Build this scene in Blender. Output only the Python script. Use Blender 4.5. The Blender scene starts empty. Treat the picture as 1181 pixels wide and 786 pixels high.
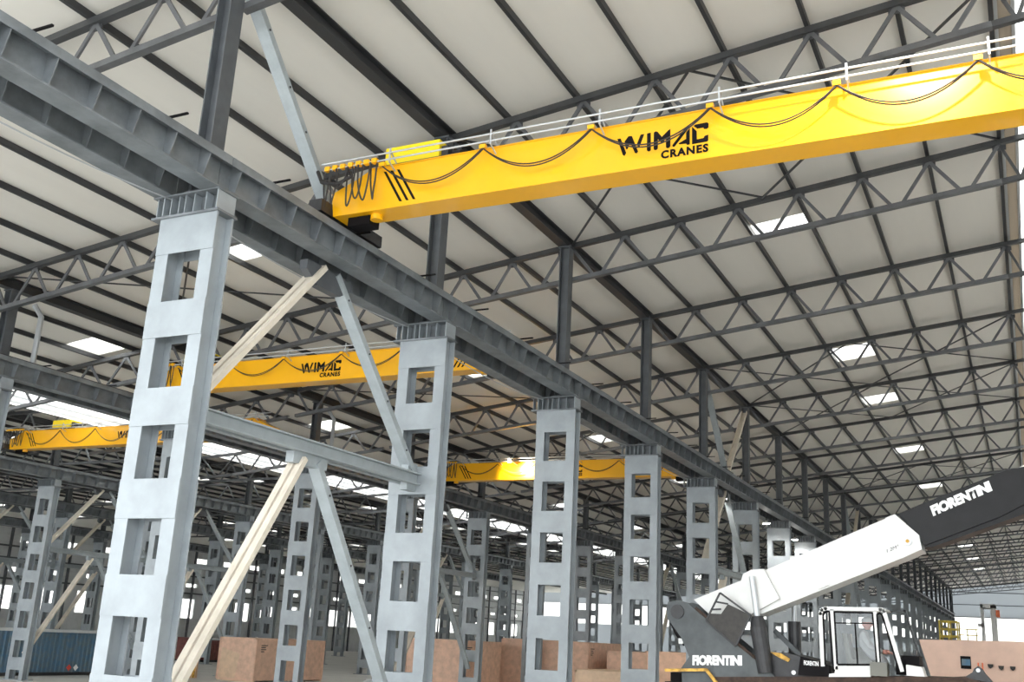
import bpy, math, random
from mathutils import Vector, Matrix
random.seed(7)
# Lengths below are in runway-height units (1 unit = 7.5 m) with the origin at the camera's place.
S = 7.5; H0 = 3.4; G = -H0 / S
def W(p): return Vector((S * p[0], S * p[1], S * p[2] + H0))
scn = bpy.context.scene
COL = scn.collection

# ------------------------------------------------------------------ materials
def mat(name, col, rough=.55, metal=0., noise=0., nscale=3., spec=.5, coat=0., bump=0., stretch=None, col2=None):
    m = bpy.data.materials.new(name); m.use_nodes = True
    nt = m.node_tree; b = nt.nodes['Principled BSDF']
    b.inputs['Base Color'].default_value = (*col, 1); b.inputs['Roughness'].default_value = rough
    b.inputs['Metallic'].default_value = metal; b.inputs['Specular IOR Level'].default_value = spec
    b.inputs['Coat Weight'].default_value = coat
    if noise or col2:
        tc = nt.nodes.new('ShaderNodeTexCoord'); mp = nt.nodes.new('ShaderNodeMapping')
        if stretch: mp.inputs['Scale'].default_value = stretch
        nz = nt.nodes.new('ShaderNodeTexNoise'); nz.inputs['Scale'].default_value = nscale
        nz.inputs['Detail'].default_value = 5; nz.inputs['Roughness'].default_value = .6
        nt.links.new(tc.outputs['Object'], mp.inputs[0]); nt.links.new(mp.outputs[0], nz.inputs[0])
        cr = nt.nodes.new('ShaderNodeValToRGB')
        c2 = col2 or tuple(max(0, c * (1 - noise)) for c in col); c1 = tuple(min(1, c * (1 + noise * .5)) for c in col)
        cr.color_ramp.elements[0].position = .35; cr.color_ramp.elements[1].position = .65
        cr.color_ramp.elements[0].color = (*c2, 1); cr.color_ramp.elements[1].color = (*c1, 1)
        nt.links.new(nz.outputs[0], cr.inputs[0]); nt.links.new(cr.outputs[0], b.inputs['Base Color'])
        if bump:
            bp = nt.nodes.new('ShaderNodeBump'); bp.inputs['Strength'].default_value = bump
            nt.links.new(nz.outputs[0], bp.inputs['Height']); nt.links.new(bp.outputs[0], b.inputs['Normal'])
    return m
def emis(name, col, s):
    m = bpy.data.materials.new(name); m.use_nodes = True; nt = m.node_tree
    b = nt.nodes['Principled BSDF']; b.inputs['Base Color'].default_value = (*col, 1)
    b.inputs['Emission Color'].default_value = (*col, 1); b.inputs['Emission Strength'].default_value = s
    return m
def translucent(name, col, a=.8):
    m = bpy.data.materials.new(name); m.use_nodes = True; nt = m.node_tree
    nt.nodes.remove(nt.nodes['Principled BSDF'])
    t = nt.nodes.new('ShaderNodeBsdfTranslucent'); t.inputs[0].default_value = (*col, 1)
    d = nt.nodes.new('ShaderNodeBsdfDiffuse'); d.inputs[0].default_value = (*col, 1)
    x = nt.nodes.new('ShaderNodeMixShader'); x.inputs[0].default_value = a
    nt.links.new(d.outputs[0], x.inputs[1]); nt.links.new(t.outputs[0], x.inputs[2])
    nt.links.new(x.outputs[0], nt.nodes['Material Output'].inputs[0])
    return m
def glass(name, col=(.93, .95, .95), rough=.05):
    m = bpy.data.materials.new(name); m.use_nodes = True; nt = m.node_tree
    nt.nodes.remove(nt.nodes['Principled BSDF'])
    t = nt.nodes.new('ShaderNodeBsdfTransparent'); t.inputs[0].default_value = (*col, 1)
    g = nt.nodes.new('ShaderNodeBsdfGlossy'); g.inputs[0].default_value = (.35, .35, .35, 1); g.inputs['Roughness'].default_value = rough
    x0 = None
    x = nt.nodes.new('ShaderNodeMixShader')
    x.inputs[0].default_value = .07; nt.links.new(t.outputs[0], x.inputs[1]); nt.links.new(g.outputs[0], x.inputs[2])
    nt.links.new(x.outputs[0], nt.nodes['Material Output'].inputs[0])
    return m
M = dict(
    steel=mat('painted_steel', (.315, .35, .375), .42, noise=.14, nscale=1.2, spec=.5),
    beam=mat('runway_steel', (.185, .203, .218), .42, noise=.3, nscale=1.6),
    upper=mat('backlit_upper_steel', (.095, .103, .113), .4, noise=.2, nscale=2),  # dark base carries the backlit shade of the roof steel
    chord=mat('lit_chord_steel', (.15, .155, .165), .3, metal=.35, noise=.2, nscale=2),  # lighter than the truss: rooflight on chords and diagonals put into the colour
    truss=mat('backlit_truss_steel', (.05, .052, .056), .36, noise=.2, nscale=2),  # darkened: backlit shade put into the base colour
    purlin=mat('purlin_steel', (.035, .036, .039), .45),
    roof=mat('roof_sheet', (.80, .775, .72), .6, noise=.05, nscale=.5, stretch=(1, .15, 1)),
    floor=mat('concrete', (.62, .61, .58), .6, noise=.12, nscale=.35),
    film=mat('cream_film', (.78, .71, .60), .6, noise=.10, nscale=3),
    brace=mat('brace_steel', (.36, .40, .42), .45, noise=.12, nscale=3),
    yellow=mat('crane_yellow', (.93, .46, .004), .28, noise=.04, nscale=.8, coat=.3),
    hoist=mat('hoist_yellow', (.95, .72, .015), .35),
    black=mat('black_paint', (.006, .005, .006), .7, spec=.15),
    rubber=mat('black_cable', (.02, .018, .018), .55),
    pipe=mat('galvanised_pipe', (.50, .52, .54), .3, metal=.3),
    dark=mat('dark_steel', (.03, .03, .033), .5, noise=.3, nscale=6),
    rust=mat('rusty_steel', (.055, .032, .022), .8, noise=.5, nscale=5),
    white=mat('white_paint', (.70, .70, .685), .35, noise=.03, nscale=4),
    tower=mat('slate_paint', (.07, .08, .085), .5, noise=.25, nscale=3),
    bblack=mat('boom_black', (.007, .007, .008), .45, spec=.25, noise=.4, nscale=3),
    wfade=mat('white_lettering', (.9, .9, .9), .5),
    ply=mat('plywood', (.74, .49, .36), .7, noise=.16, nscale=3),
    ply2=mat('pale_plywood', (.72, .52, .36), .7, noise=.12, nscale=3),
    primer=mat('pink_primer', (.72, .50, .40), .6, noise=.10, nscale=1.5),
    blue=mat('container_blue', (.05, .13, .22), .5, noise=.4, nscale=2.5, col2=(.12, .17, .20)),
    redc=mat('container_red', (.22, .07, .06), .6, noise=.3, nscale=3),
    skyl=translucent('rooflight_sheet', (.97, .96, .93)),
    skyb=translucent('beige_light_sheet', (.30, .27, .235), .9),
    skyw=translucent('wall_light_sheet', (.42, .435, .445), .7),
    cladl=mat('grey_cladding', (.58, .60, .61), .6, noise=.1, nscale=1),
    clad=mat('pale_cladding', (.62, .64, .65), .6),
    glass=glass('clear_glass'),
    yrail=mat('yellow_rail', (.85, .65, .10), .5),
    orange=mat('orange_paint', (.8, .18, .07), .5),
    brown=mat('brown_panel', (.03, .026, .022), .55, noise=.5, nscale=8),
    grime=mat('yellow_grime', (.62, .36, .07), .7, noise=.5, nscale=9),
    grey=mat('toolbox_grey', (.16, .16, .14), .6),
    lamp=emis('lamp_glow', (1, .97, .9), 25),
    skin=mat('skin', (.62, .28, .22), .6), shirt=mat('striped_shirt', (.42, .42, .43), .8),
    cap=mat('pale_cap', (.55, .54, .54), .8),
    red=mat('red_sticker', (.75, .08, .05), .5),
)

# ------------------------------------------------------------------ builders
class MB:
    def __init__(s): s.v = []; s.f = []; s.m = []
    def poly(s, pts, mi=0):
        n = len(s.v); s.v += [W(p) for p in pts]; s.f.append(tuple(range(n, n + len(pts)))); s.m.append(mi)
    def hexa(s, p, mi=0):
        n = len(s.v); s.v += [W(q) for q in p]
        for f in ((0, 3, 2, 1), (4, 5, 6, 7), (0, 1, 5, 4), (1, 2, 6, 5), (2, 3, 7, 6), (3, 0, 4, 7)):
            s.f.append(tuple(n + i for i in f)); s.m.append(mi)
        return s
    def box(s, x0, x1, y0, y1, z0, z1, mi=0):
        return s.hexa([(x0, y0, z0), (x1, y0, z0), (x1, y1, z0), (x0, y1, z0), (x0, y0, z1), (x1, y0, z1), (x1, y1, z1), (x0, y1, z1)], mi)
    def bar(s, p, q, w, h, up=(0, 0, 1), mi=0):
        p = Vector(p); q = Vector(q); d = (q - p).normalized(); u = Vector(up)
        a = d.cross(u)
        if a.length < 1e-6: a = d.cross(Vector((1, 0, 0)))
        a.normalize(); b = a.cross(d).normalized(); a = a * w / 2; b = b * h / 2
        return s.hexa([p - a - b, p + a - b, p + a + b, p - a + b, q - a - b, q + a - b, q + a + b, q - a + b], mi)
    def ibar(s, p, q, w, h, t, up=(0, 0, 1), mi=0):
        p = Vector(p); q = Vector(q); d = (q - p).normalized(); u = Vector(up)
        a = d.cross(u).normalized(); b = a.cross(d).normalized()
        o = b * (h / 2 - t / 2)
        s.bar(p + o, q + o, w, t, up, mi); s.bar(p - o, q - o, w, t, up, mi); s.bar(p, q, t, h - 2 * t, up, mi)
        return s
    def chan(s, p, q, w, h, t, up=(0, 0, 1), side=1, mi=0):
        p = Vector(p); q = Vector(q); d = (q - p).normalized(); u = Vector(up)
        a = d.cross(u).normalized(); b = a.cross(d).normalized()
        o = b * (h / 2 - t / 2)
        s.bar(p + o, q + o, w, t, up, mi); s.bar(p - o, q - o, w, t, up, mi)
        s.bar(p + a * side * (w / 2 - t / 2), q + a * side * (w / 2 - t / 2), t, h - 2 * t, up, mi)
        return s
    def prism(s, pts, y0, y1, ax=1, mi=0):
        """outline in the two other axes, extruded along ax"""
        def P(a, b, c):
            return (a, c, b) if ax == 1 else ((c, a, b) if ax == 0 else (a, b, c))
        n = len(s.v); k = len(pts)
        s.v += [W(P(a, b, y0)) for a, b in pts] + [W(P(a, b, y1)) for a, b in pts]
        s.f.append(tuple(range(n, n + k))); s.m.append(mi)
        s.f.append(tuple(range(n + 2 * k - 1, n + k - 1, -1))); s.m.append(mi)
        for i in range(k):
            j = (i + 1) % k
            s.f.append((n + i, n + k + i, n + k + j, n + j)); s.m.append(mi)
        return s
    def tube(s, pts, r, n=8, mi=0, cap=True):
        pts = [Vector(p) for p in pts]; rr = r if isinstance(r, (list, tuple)) else [r] * len(pts)
        base = len(s.v); prev = None
        for i, p in enumerate(pts):
            d = (pts[min(i + 1, len(pts) - 1)] - pts[max(i - 1, 0)])
            if d.length < 1e-9: d = Vector((0, 0, 1))
            d.normalize()
            ref = prev if prev is not None else (Vector((0, 0, 1)) if abs(d.z) < .9 else Vector((1, 0, 0)))
            a = d.cross(ref)
            if a.length < 1e-6: a = d.cross(Vector((0, 1, 0)))
            a.normalize(); b = a.cross(d).normalized(); prev = b
            for k in range(n):
                t = 2 * math.pi * k / n
                s.v.append(W(p + (a * math.cos(t) + b * math.sin(t)) * rr[i]))
        for i in range(len(pts) - 1):
            for k in range(n):
                k2 = (k + 1) % n
                s.f.append((base + i * n + k, base + i * n + k2, base + (i + 1) * n + k2, base + (i + 1) * n + k)); s.m.append(mi)
        if cap:
            s.f.append(tuple(base + k for k in range(n))[::-1]); s.m.append(mi)
            e = base + (len(pts) - 1) * n
            s.f.append(tuple(e + k for k in range(n))); s.m.append(mi)
        return s
    def build(s, name, m, parent=None, origin=None, smooth=False):
        """one mesh object; origin in units (top-level only)"""
        mats = m if isinstance(m, (list, tuple)) else [m]
        off = Vector(parent['_o']) if parent is not None else (W(origin) if origin is not None else Vector((0, 0, 0)))
        me = bpy.data.meshes.new(name)
        me.from_pydata([tuple(v - off) for v in s.v], [], s.f)
        for x in mats: me.materials.append(M[x] if isinstance(x, str) else x)
        if len(mats) > 1:
            me.polygons.foreach_set('material_index', s.m)
        import bmesh
        bm = bmesh.new(); bm.from_mesh(me); bmesh.ops.recalc_face_normals(bm, faces=bm.faces); bm.to_mesh(me); bm.free()
        if smooth: me.polygons.foreach_set('use_smooth', [True] * len(me.polygons))
        o = bpy.data.objects.new(name, me); COL.objects.link(o)
        o['_o'] = list(off)
        if parent is not None: o.parent = parent
        else: o.location = off
        return o
def tag(o, label, cat, group=None, kind=None):
    o['label'] = label; o['category'] = cat
    if group: o['group'] = group
    o['kind'] = kind or 'thing'
    return o
def thing(name, label, cat, origin, group=None):
    o = bpy.data.objects.new(name, None); COL.objects.link(o)
    o.location = W(origin); o['_o'] = list(W(origin)); o.empty_display_size = .2
    return tag(o, label, cat, group)
def struct(name, mb, m):
    o = mb.build(name, m); o['kind'] = 'structure'; return o
def kids(o): return [c for c in bpy.data.objects if c.parent == o]
CH = {}
def dup(root, delta, label, group=None):
    """copy of a thing with its parts and sub-parts, moved by delta (units)"""
    if root.name not in CH:
        CH[root.name] = [(c, kids(c)) for c in kids(root)]
    r = root.copy(); COL.objects.link(r); r.location = root.location + Vector(delta) * S
    r['label'] = label
    if group: r['group'] = group
    for c, gs in CH[root.name]:
        d = c.copy(); COL.objects.link(d); d.parent = r
        for g in gs:
            e = g.copy(); COL.objects.link(e); e.parent = d
    return r
ORD = ['first', 'second', 'third', 'fourth', 'fifth', 'sixth', 'seventh', 'eighth', 'ninth', 'tenth', 'eleventh', 'twelfth', 'thirteenth', 'fourteenth', 'fifteenth', 'sixteenth', 'seventeenth', 'eighteenth', 'nineteenth', 'twentieth']
def text_mesh(name, txt, m, parent, x0, x1, z0, z1, y, slope=0., bold=.03, shear=0., ax='X', space=.95):
    """raised lettering on a plane of constant y, fitted to the given rectangle"""
    cu = bpy.data.curves.new(name + '_font', 'FONT'); cu.body = txt; cu.offset = bold; cu.extrude = .0; cu.resolution_u = 3
    cu.space_character = space
    t = bpy.data.objects.new(name + '_tmp', cu); COL.objects.link(t)
    bpy.context.view_layer.update()
    me = bpy.data.meshes.new_from_object(t.evaluated_get(bpy.context.evaluated_depsgraph_get()))
    bpy.data.objects.remove(t)
    xs = [v.co.x for v in me.vertices]; ys = [v.co.y for v in me.vertices]
    ax0, ax1, ay0, ay1 = min(xs), max(xs), min(ys), max(ys)
    off = Vector(parent['_o'])
    for v in me.vertices:
        u = (v.co.x - ax0) / (ax1 - ax0); w = (v.co.y - ay0) / (ay1 - ay0)
        X = x0 + u * (x1 - x0) + shear * w; Z = z0 + w * (z1 - z0) + slope * u
        v.co = W((X, y, Z)) - off
    me.materials.clear(); me.materials.append(M[m])
    o = bpy.data.objects.new(name, me); COL.objects.link(o); o.parent = parent; o['_o'] = list(off)
    return o

# ------------------------------------------------------------------ layout
ZB, ZT = .915, 1.0           # runway beam bottom and top
ZR = lambda x: 1.6 + .117 * (x + 1.61)                     # underside of the roof sheet, right-rising slope
VALX0, VALX1, RIDGE = -5.36, -5.05, .16
def zroof(x):
    if x > RIDGE: return ZR(RIDGE) - .117 * (x - RIDGE)
    if x < VALX0: return 1.34 - .015 * (VALX0 - x)
    if x < VALX1: return ZR(VALX1) - .02 * (VALX1 - x) / .31
    return ZR(x)
rows = {'A': dict(x=-1.607, y0=1.57, d=1.02, k0=-1, k1=24), 'B': dict(x=-3.765, y0=2.73, d=1.08, k0=-1, k1=22),
        'C': dict(x=-6.235, y0=5.13, d=1.06, k0=-2, k1=14), 'D': dict(x=-8.14, y0=5.87, d=1.06, k0=-1, k1=10),
        'F': dict(x=-10.3, y0=6.2, d=1.06, k0=-1, k1=9),
        'E': dict(x=.56, y0=1.57, d=1.02, k0=-1, k1=2)}
ROWN = {'A': 'the nearest column row', 'B': 'the second column row', 'C': 'the third column row', 'D': 'the fourth column row', 'F': 'the leftmost far column row', 'E': 'the right-hand column row'}

# floor
struct('floor', MB().box(-40, 30, -40, 60, G - .02, G), 'floor')

# ------------------------------------------------------------------ columns
def make_column(label, X, Y, detail=True):
    t = thing('crane_column', label, 'column', (X, Y, G))
    hw = .0825; lw = .036; D = .05
    for sgn in (-1, 1):
        mb = MB(); xa = X + sgn * hw; xb = xa - sgn * lw; x0, x1 = min(xa, xb), max(xa, xb); xm = (x0 + x1) / 2
        mb.box(x0, x1, Y, Y + .0035, G + .006, .86); mb.box(x0, x1, Y + D - .0035, Y + D, G + .006, .86)
        mb.box(xm - .0015, xm + .0015, Y + .0035, Y + D - .0035, G + .006, .86)
        mb.build('leg', 'steel', t)
    tops = [.774 - .1935 * i for i in range(7)]
    prev = .86
    for i, z in enumerate(tops + [None]):
        z0 = z if z is not None else G + .006
        if z0 < G + .006: z0 = G + .006
        if prev > z0:
            for (ya, yb) in ((Y - .0018, Y), (Y + D, Y + D + .0018)):
                MB().box(X - hw, X + hw, ya, yb, z0, prev).build('batten', 'steel', t)
        if z is None: break
        prev = z - .112
        if prev < G: break
    MB().box(X - .11, X + .11, Y - .02, Y + D + .02, G, G + .006).build('base_plate', 'steel', t)
    c = MB()
    c.box(X - .106, X + .088, Y - .008, Y + D + .008, .86, .865); c.box(X - .108, X + .084, Y - .008, Y + D + .008, .9115, .915)
    c.box(X - .078, X + .078, Y + D / 2 - .003, Y + D / 2 + .003, .865, .9115)
    cap = c.build('cap_beam', 'beam', t)
    for dx in (-.100, -.060, -.036, -.018, .008, .042):
        MB().box(X + dx - .0012, X + dx + .0012, Y, Y + D / 2 - .003, .865, .9115).build('stiffener', 'steel', cap)
    MB().box(X + .0765, X + .0795, Y - .004, Y + D + .004, .865, .9115).build('end_plate', 'steel', cap); MB().box(X - .0795, X - .0765, Y - .004, Y + D + .004, .865, .9115).build('end_plate', 'steel', cap)
    return t
protocol = None
def collabel(r, i, k):
    if r == 'A':
        if k < 0: return 'grey battened steel column just out of view left of the nearest visible one'
        return ('large grey battened steel column, ' + ORD[k] + ' from the camera in the nearest column row') if k < 12 else 'small grey battened column far down the nearest row, beyond the white boom'
    if r == 'E': return 'grey battened column carrying the right end of the nearest crane, ' + ORD[k + 1] + ' of its row'
    if i < 8: return 'grey battened steel column, ' + ORD[i] + ' from the near end of ' + ROWN[r]
    return 'small grey battened column deep in ' + ROWN[r]
for r, R in rows.items():
    for i, k in enumerate(range(R['k0'], R['k1'] + 1)):
        far = (r == 'A' and k >= 12) or (r in 'BCDF' and i >= 8)
        lab = collabel(r, i, k); grp = ('far columns of ' if far else 'columns of ') + ROWN[r]
        Y = R['y0'] + R['d'] * k
        if protocol is None:
            protocol = make_column(lab, R['x'], Y); P0 = (R['x'], Y); protocol['group'] = grp
        else:
            dup(protocol, (R['x'] - P0[0], Y - P0[1], 0), lab, grp)

# upper columns
def make_upper(label, X, Y, ztop):
    t = thing('roof_column', label, 'column', (X, Y, .916))
    MB().ibar((X, Y + .025, .919), (X, Y + .025, ztop), .044, .042, .0035, up=(1, 0, 0)).build('post', 'upper', t)
    MB().box(X - .03, X + .03, Y - .003, Y + .053, .9155, .92).build('foot_plate', 'upper', t)
    MB().box(X - .028, X + .028, Y, Y + .05, ztop, ztop + .005).build('head_plate', 'upper', t)
    return t
for r in 'ABCDF':
    R = rows[r]; first = None
    zt = zroof(R['x']) - .055
    for i, k in enumerate(range(max(R['k0'], 0) if r == 'A' else R['k0'], R['k1'] + 1)):
        Y = R['y0'] + R['d'] * k
        lab = ('dark steel roof post standing on the ' + ORD[i] + ' column of ' + ROWN[r]) if i < 10 else 'thin dark roof post far down ' + ROWN[r]
        grp = ('far ' if i >= 10 else '') + 'roof posts of ' + ROWN[r]
        if first is None: first = make_upper(lab, R['x'] + .008, Y, zt); first['group'] = grp; Y1 = Y
        else: dup(first, (0, Y - Y1, 0), lab, grp)

# ------------------------------------------------------------------ runway beams
def make_runway(label, X, side, Y0, L, lean=0):
    """side +1: outer edge on the right; X is the row centre"""
    xo = X + (.082 if side > 0 else -.107); xi = X + (.012 if side > 0 else -.045); xw = xo - side * (.037 if side > 0 else .029)
    a, b = min(xo, xi), max(xo, xi); fa, fb = (xo - .054, xo) if side > 0 else (xo, xo + .050)
    t = thing('runway_beam', label, 'beam', (xw, Y0, ZB))
    MB().box(fa, fb, Y0 + .001, Y0 + L - .001, ZB + .0005, ZB + .0045).build('bottom_flange', 'beam', t)
    m = MB(); m.box(a, b, Y0 + .001, Y0 + L - .001, ZT - .004, ZT)
    m.box(a, a + .0025, Y0 + .001, Y0 + L - .001, ZT - .020, ZT - .004); m.box(b - .0025, b, Y0 + .001, Y0 + L - .001, ZT - .020, ZT - .004)
    m.build('top_flange', 'beam', t)
    MB().box(xw - .0015, xw + .0015, Y0 + .001, Y0 + L - .001, ZB + .0045, ZT - .004).build('web', 'beam', t)
    n = 10
    for i in range(n):
        y = Y0 + L * (i + .35) / n
        m = MB(); wo = b - xw - .003; wi = xw - a - .003
        m.prism([(xw - wi * .5, ZB + .0045), (xw + wo * .55, ZB + .0045), (xw + wo, ZT - .020), (xw + wo, ZT - .004), (xw - wi, ZT - .004), (xw - wi, ZT - .020)], y - .0012, y + .0012)
        m.build('stiffener', 'beam', t)
    MB().box(xw - .004, xw + .004, Y0 + .001, Y0 + L - .001, ZT, ZT + .012).build('crane_rail', 'dark', t)
    for j in range(3):
        y = Y0 + L * (j + .43) / 3
        MB().box(*sorted((xo - side * .008, xo + side * .045)), y - .0025, y + .0025, ZT, ZT + .004).build('conductor_bracket', 'black', t)
    return t
for r in 'ABCDFE':
    R = rows[r]
    for side in ((-1,) if r == 'E' else (1, -1)):
        first = None; sn = {1: 'right', -1: 'left'}[side]
        for i, k in enumerate(range(R['k0'], R['k1'])):
            Y = R['y0'] + R['d'] * k + .025
            if i < 9: lab = 'grey stiffened crane runway beam on the ' + sn + ' side of ' + ROWN[r] + ', ' + ORD[i] + ' span from the near end'
            else: lab = 'grey stiffened crane runway beam far along the ' + sn + ' side of ' + ROWN[r]
            grp = ('far ' if i >= 9 else '') + sn + ' runway beams of ' + ROWN[r]
            if len(lab.split()) > 16: lab = lab.replace('grey stiffened crane runway beam', 'grey runway beam').replace(' from the near end', '').replace('on the ' + sn + ' side', sn + ' side').replace('along the ' + sn + ' side', 'along ' + sn + ' side')
            if len(lab.split()) > 16: lab = lab.replace(' from the right', '')
            if first is None: first = make_runway(lab, R['x'], side, Y, R['d']); first['group'] = grp; Y1 = Y
            else: dup(first, (0, Y - Y1, 0), lab, grp)

# sagging cable under the left-hand beam of the nearest row
first = None
for i in range(0, 9):
    Y = 1.57 + 1.02 * (i - 1) + .03
    pts = []
    for j in range(17):
        u = j / 16; pts.append((-1.668, Y + u * 1.02, ZB - .004 - .035 * 4 * u * (1 - u) * (.7 if i % 2 else .9)))
    tag(MB().tube(pts, .0016, 6).build('conductor_cable', 'pipe', origin=pts[0]),
        'thin sagging conductor cable under the left runway beam of the nearest row, ' + ORD[i] + ' span', 'cable', 'sagging conductor cables')

# ------------------------------------------------------------------ roof: purlins, girders, sheets, rooflights
purl = [-1.61 + .24 * i + (.0 if i else 0) for i in range(1, 8)]
PX = {}
for i, x in enumerate([-1.395, -1.155, -.92, -.685, -.443, -.205, .032]):
    PX[x] = 'dark roof purlin, ' + ORD[i] + ' to the right of the nearest column row'
xl = [-1.87, -2.125, -2.37, -2.61, -2.85, -3.09, -3.33, -3.55]
for i, x in enumerate(xl): PX[x] = 'dark roof purlin, ' + ORD[i] + ' to the left of the nearest column row'
xl2 = [-4.0, -4.24, -4.48, -4.72, -4.96]
for i, x in enumerate(xl2): PX[x] = 'dark roof purlin, ' + ORD[i] + ' to the left of the second column row'
xl3 = [-5.42, -5.74, -5.98, -6.46, -6.70, -6.94, -7.18, -7.42, -7.66, -7.9, -8.4, -8.64, -8.9, -9.14, -9.4, -9.66]
for i, x in enumerate(xl3): PX[x] = 'dark roof purlin, ' + ORD[i] + ' beyond the bright valley rooflight on the left'
xr = [.29, .53, .77, 1.01]
for i, x in enumerate(xr): PX[x] = 'dark roof purlin, ' + ORD[i] + ' beyond the ridge rooflight on the right'
YN, YF = -.6, 27.0
for x, lab in PX.items():
    z = zroof(x)
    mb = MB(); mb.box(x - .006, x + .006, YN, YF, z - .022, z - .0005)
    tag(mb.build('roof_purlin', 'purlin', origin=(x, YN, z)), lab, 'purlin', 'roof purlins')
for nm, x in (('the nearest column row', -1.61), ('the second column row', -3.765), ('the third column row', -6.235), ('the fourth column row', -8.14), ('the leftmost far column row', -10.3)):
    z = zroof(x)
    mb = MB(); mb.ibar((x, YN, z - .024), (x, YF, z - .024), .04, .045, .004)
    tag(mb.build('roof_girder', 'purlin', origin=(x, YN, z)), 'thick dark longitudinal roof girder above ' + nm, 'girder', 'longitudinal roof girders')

# rooflight openings: (x0,x1,y0,y1)
RL = []
for y0, y1 in [(3.95, 4.12), (5.90, 6.18), (7.15, 7.38), (9.08, 9.32), (11.15, 11.4), (13.2, 13.45), (15.3, 15.55), (17.35, 17.6), (19.6, 19.85), (21.85, 22.1), (24.4, 24.8)]:
    RL.append((-.915, -.69, y0, y1))
for y0, y1 in [(2.96, 3.12), (4.93, 5.17), (7.0, 7.25), (9.05, 9.3), (11.1, 11.35), (13.2, 13.45), (15.2, 15.45), (17.3, 17.5)]:
    RL.append((-2.845, -2.615, y0, y1))
for y0, y1 in [(3.45, 3.66), (5.45, 5.7), (7.5, 7.8), (9.5, 9.8), (11.5, 11.8), (13.6, 13.9)]:
    RL.append((-4.235, -4.005, y0, y1))
for y0, y1 in [(5.3, 5.6), (7.4, 7.7), (9.4, 9.7), (11.5, 11.8)]:
    RL.append((-7.175, -6.945, y0, y1))
ADDED_RL = [(-6.69, -6.47, 'third bay, added for light'), (-8.63, -8.41, 'fourth bay, added for light'), (-9.65, -9.41, 'the leftmost bay, right side, added for light'), (-11.5, -11.2, 'the leftmost bay, wall side, added for light')]  # rooflight rows added to lighten the dark left bays and give glints
for a, b, nm in ADDED_RL:
    for j in range(12): RL.append((a, b, 3.6 + 1.02 * j, 3.86 + 1.02 * j))
strips = sorted([-12.6, -9.1] + [v for e in ADDED_RL for v in e[:2]] + [ -7.175, -6.945, VALX0, VALX1, -4.235, -4.005, -2.845, -2.615, -.915, -.69, .035, .20, 1.25])
roofmb = MB()
for a, b in zip(strips[:-1], strips[1:]):
    if (a, b) in ((VALX0, VALX1), (.035, .20)): continue
    cuts = sorted((r[2], r[3]) for r in RL if abs(r[0] - a) < 1e-6)
    y = YN
    segs = []
    for c0, c1 in cuts: segs.append((y, c0)); y = c1
    segs.append((y, YF))
    parts = [(a, b)]
    for y0, y1 in segs:
        za, zb = zroof(a + 1e-7), zroof(b - 1e-7)
        roofmb.hexa([(a, y0, za), (b, y0, zb), (b, y1, zb), (a, y1, za), (a, y0, za + .01), (b, y0, zb + .01), (b, y1, zb + .01), (a, y1, za + .01)])
struct('ceiling', roofmb, 'roof')
cnt = {}
for x0, x1, y0, y1 in RL:
    key = {-.915: 'right of the nearest column row', -2.845: 'between the first and second column rows', -4.235: 'left of the second column row', -7.175: 'left of the third column row', **{e[0]: 'in ' + ('the ' if e[2][0] != 't' or e[2][:5] == 'third' else '') + e[2] for e in ADDED_RL}}[x0]
    cnt[key] = cnt.get(key, 0) + 1
    z0, z1 = zroof(x0), zroof(x1)
    mb = MB(); mb.hexa([(x0, y0, z0 + .0102), (x1, y0, z1 + .0102), (x1, y1, z1 + .0102), (x0, y1, z0 + .0102), (x0, y0, z0 + .0130), (x1, y0, z1 + .0130), (x1, y1, z1 + .0130), (x0, y1, z0 + .0130)])
    tag(mb.build('rooflight', 'skyl', origin=(x0, y0, z0)), 'white rooflight panel ' + key + ', ' + ORD[cnt[key] - 1] + ' from the camera', 'skylight', 'small rooflights ' + key)
for (x0, x1, nm) in ((.035, .20, 'long bright ridge rooflight at the upper right edge'), (VALX0, VALX1, 'long bright valley rooflight in the far left bay')):
    mb = MB(); n = 27
    for j in range(n):
        y0 = YN + (YF - YN) * j / n; y1 = YN + (YF - YN) * (j + 1) / n - .01
        if x0 > 0: pts = [(x0, zroof(x0)), (RIDGE, zroof(RIDGE)), (x1, zroof(x1)), (x1, zroof(x1) + .004), (RIDGE, zroof(RIDGE) + .004), (x0, zroof(x0) + .004)]
        else: pts = [(x0, zroof(x0)), (x1, zroof(x1)), (x1, zroof(x1) + .004), (x0, zroof(x0) + .004)]
        mb.prism(pts, y0, y1)
    t = thing('ridge_rooflight' if x0 > 0 else 'valley_rooflight', nm, 'skylight', (x0, YN, zroof(x0)))
    mb.build('pane', 'skyl', t)
    if x0 > 0: MB().hexa([(.037, YN, zroof(.037) - .006), (.085, YN, zroof(.085) - .006), (.085, YF, zroof(.085) - .006), (.037, YF, zroof(.037) - .006), (.037, YN, zroof(.037) - .003), (.085, YN, zroof(.085) - .003), (.085, YF, zroof(.085) - .003), (.037, YF, zroof(.037) - .003)]).build('flashing_pane', 'skyb', t)
    mb = MB()
    for xx in ((x0 + .01, x0 + .055, x1 - .05) if x0 > 0 else (x0 + .10, x0 + .21)):
        mb.box(xx - .005, xx + .005, YN, YF, zroof(xx) - .014, zroof(xx) - .001)
    mb.build('glazing_bar', 'pipe', t)

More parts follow.
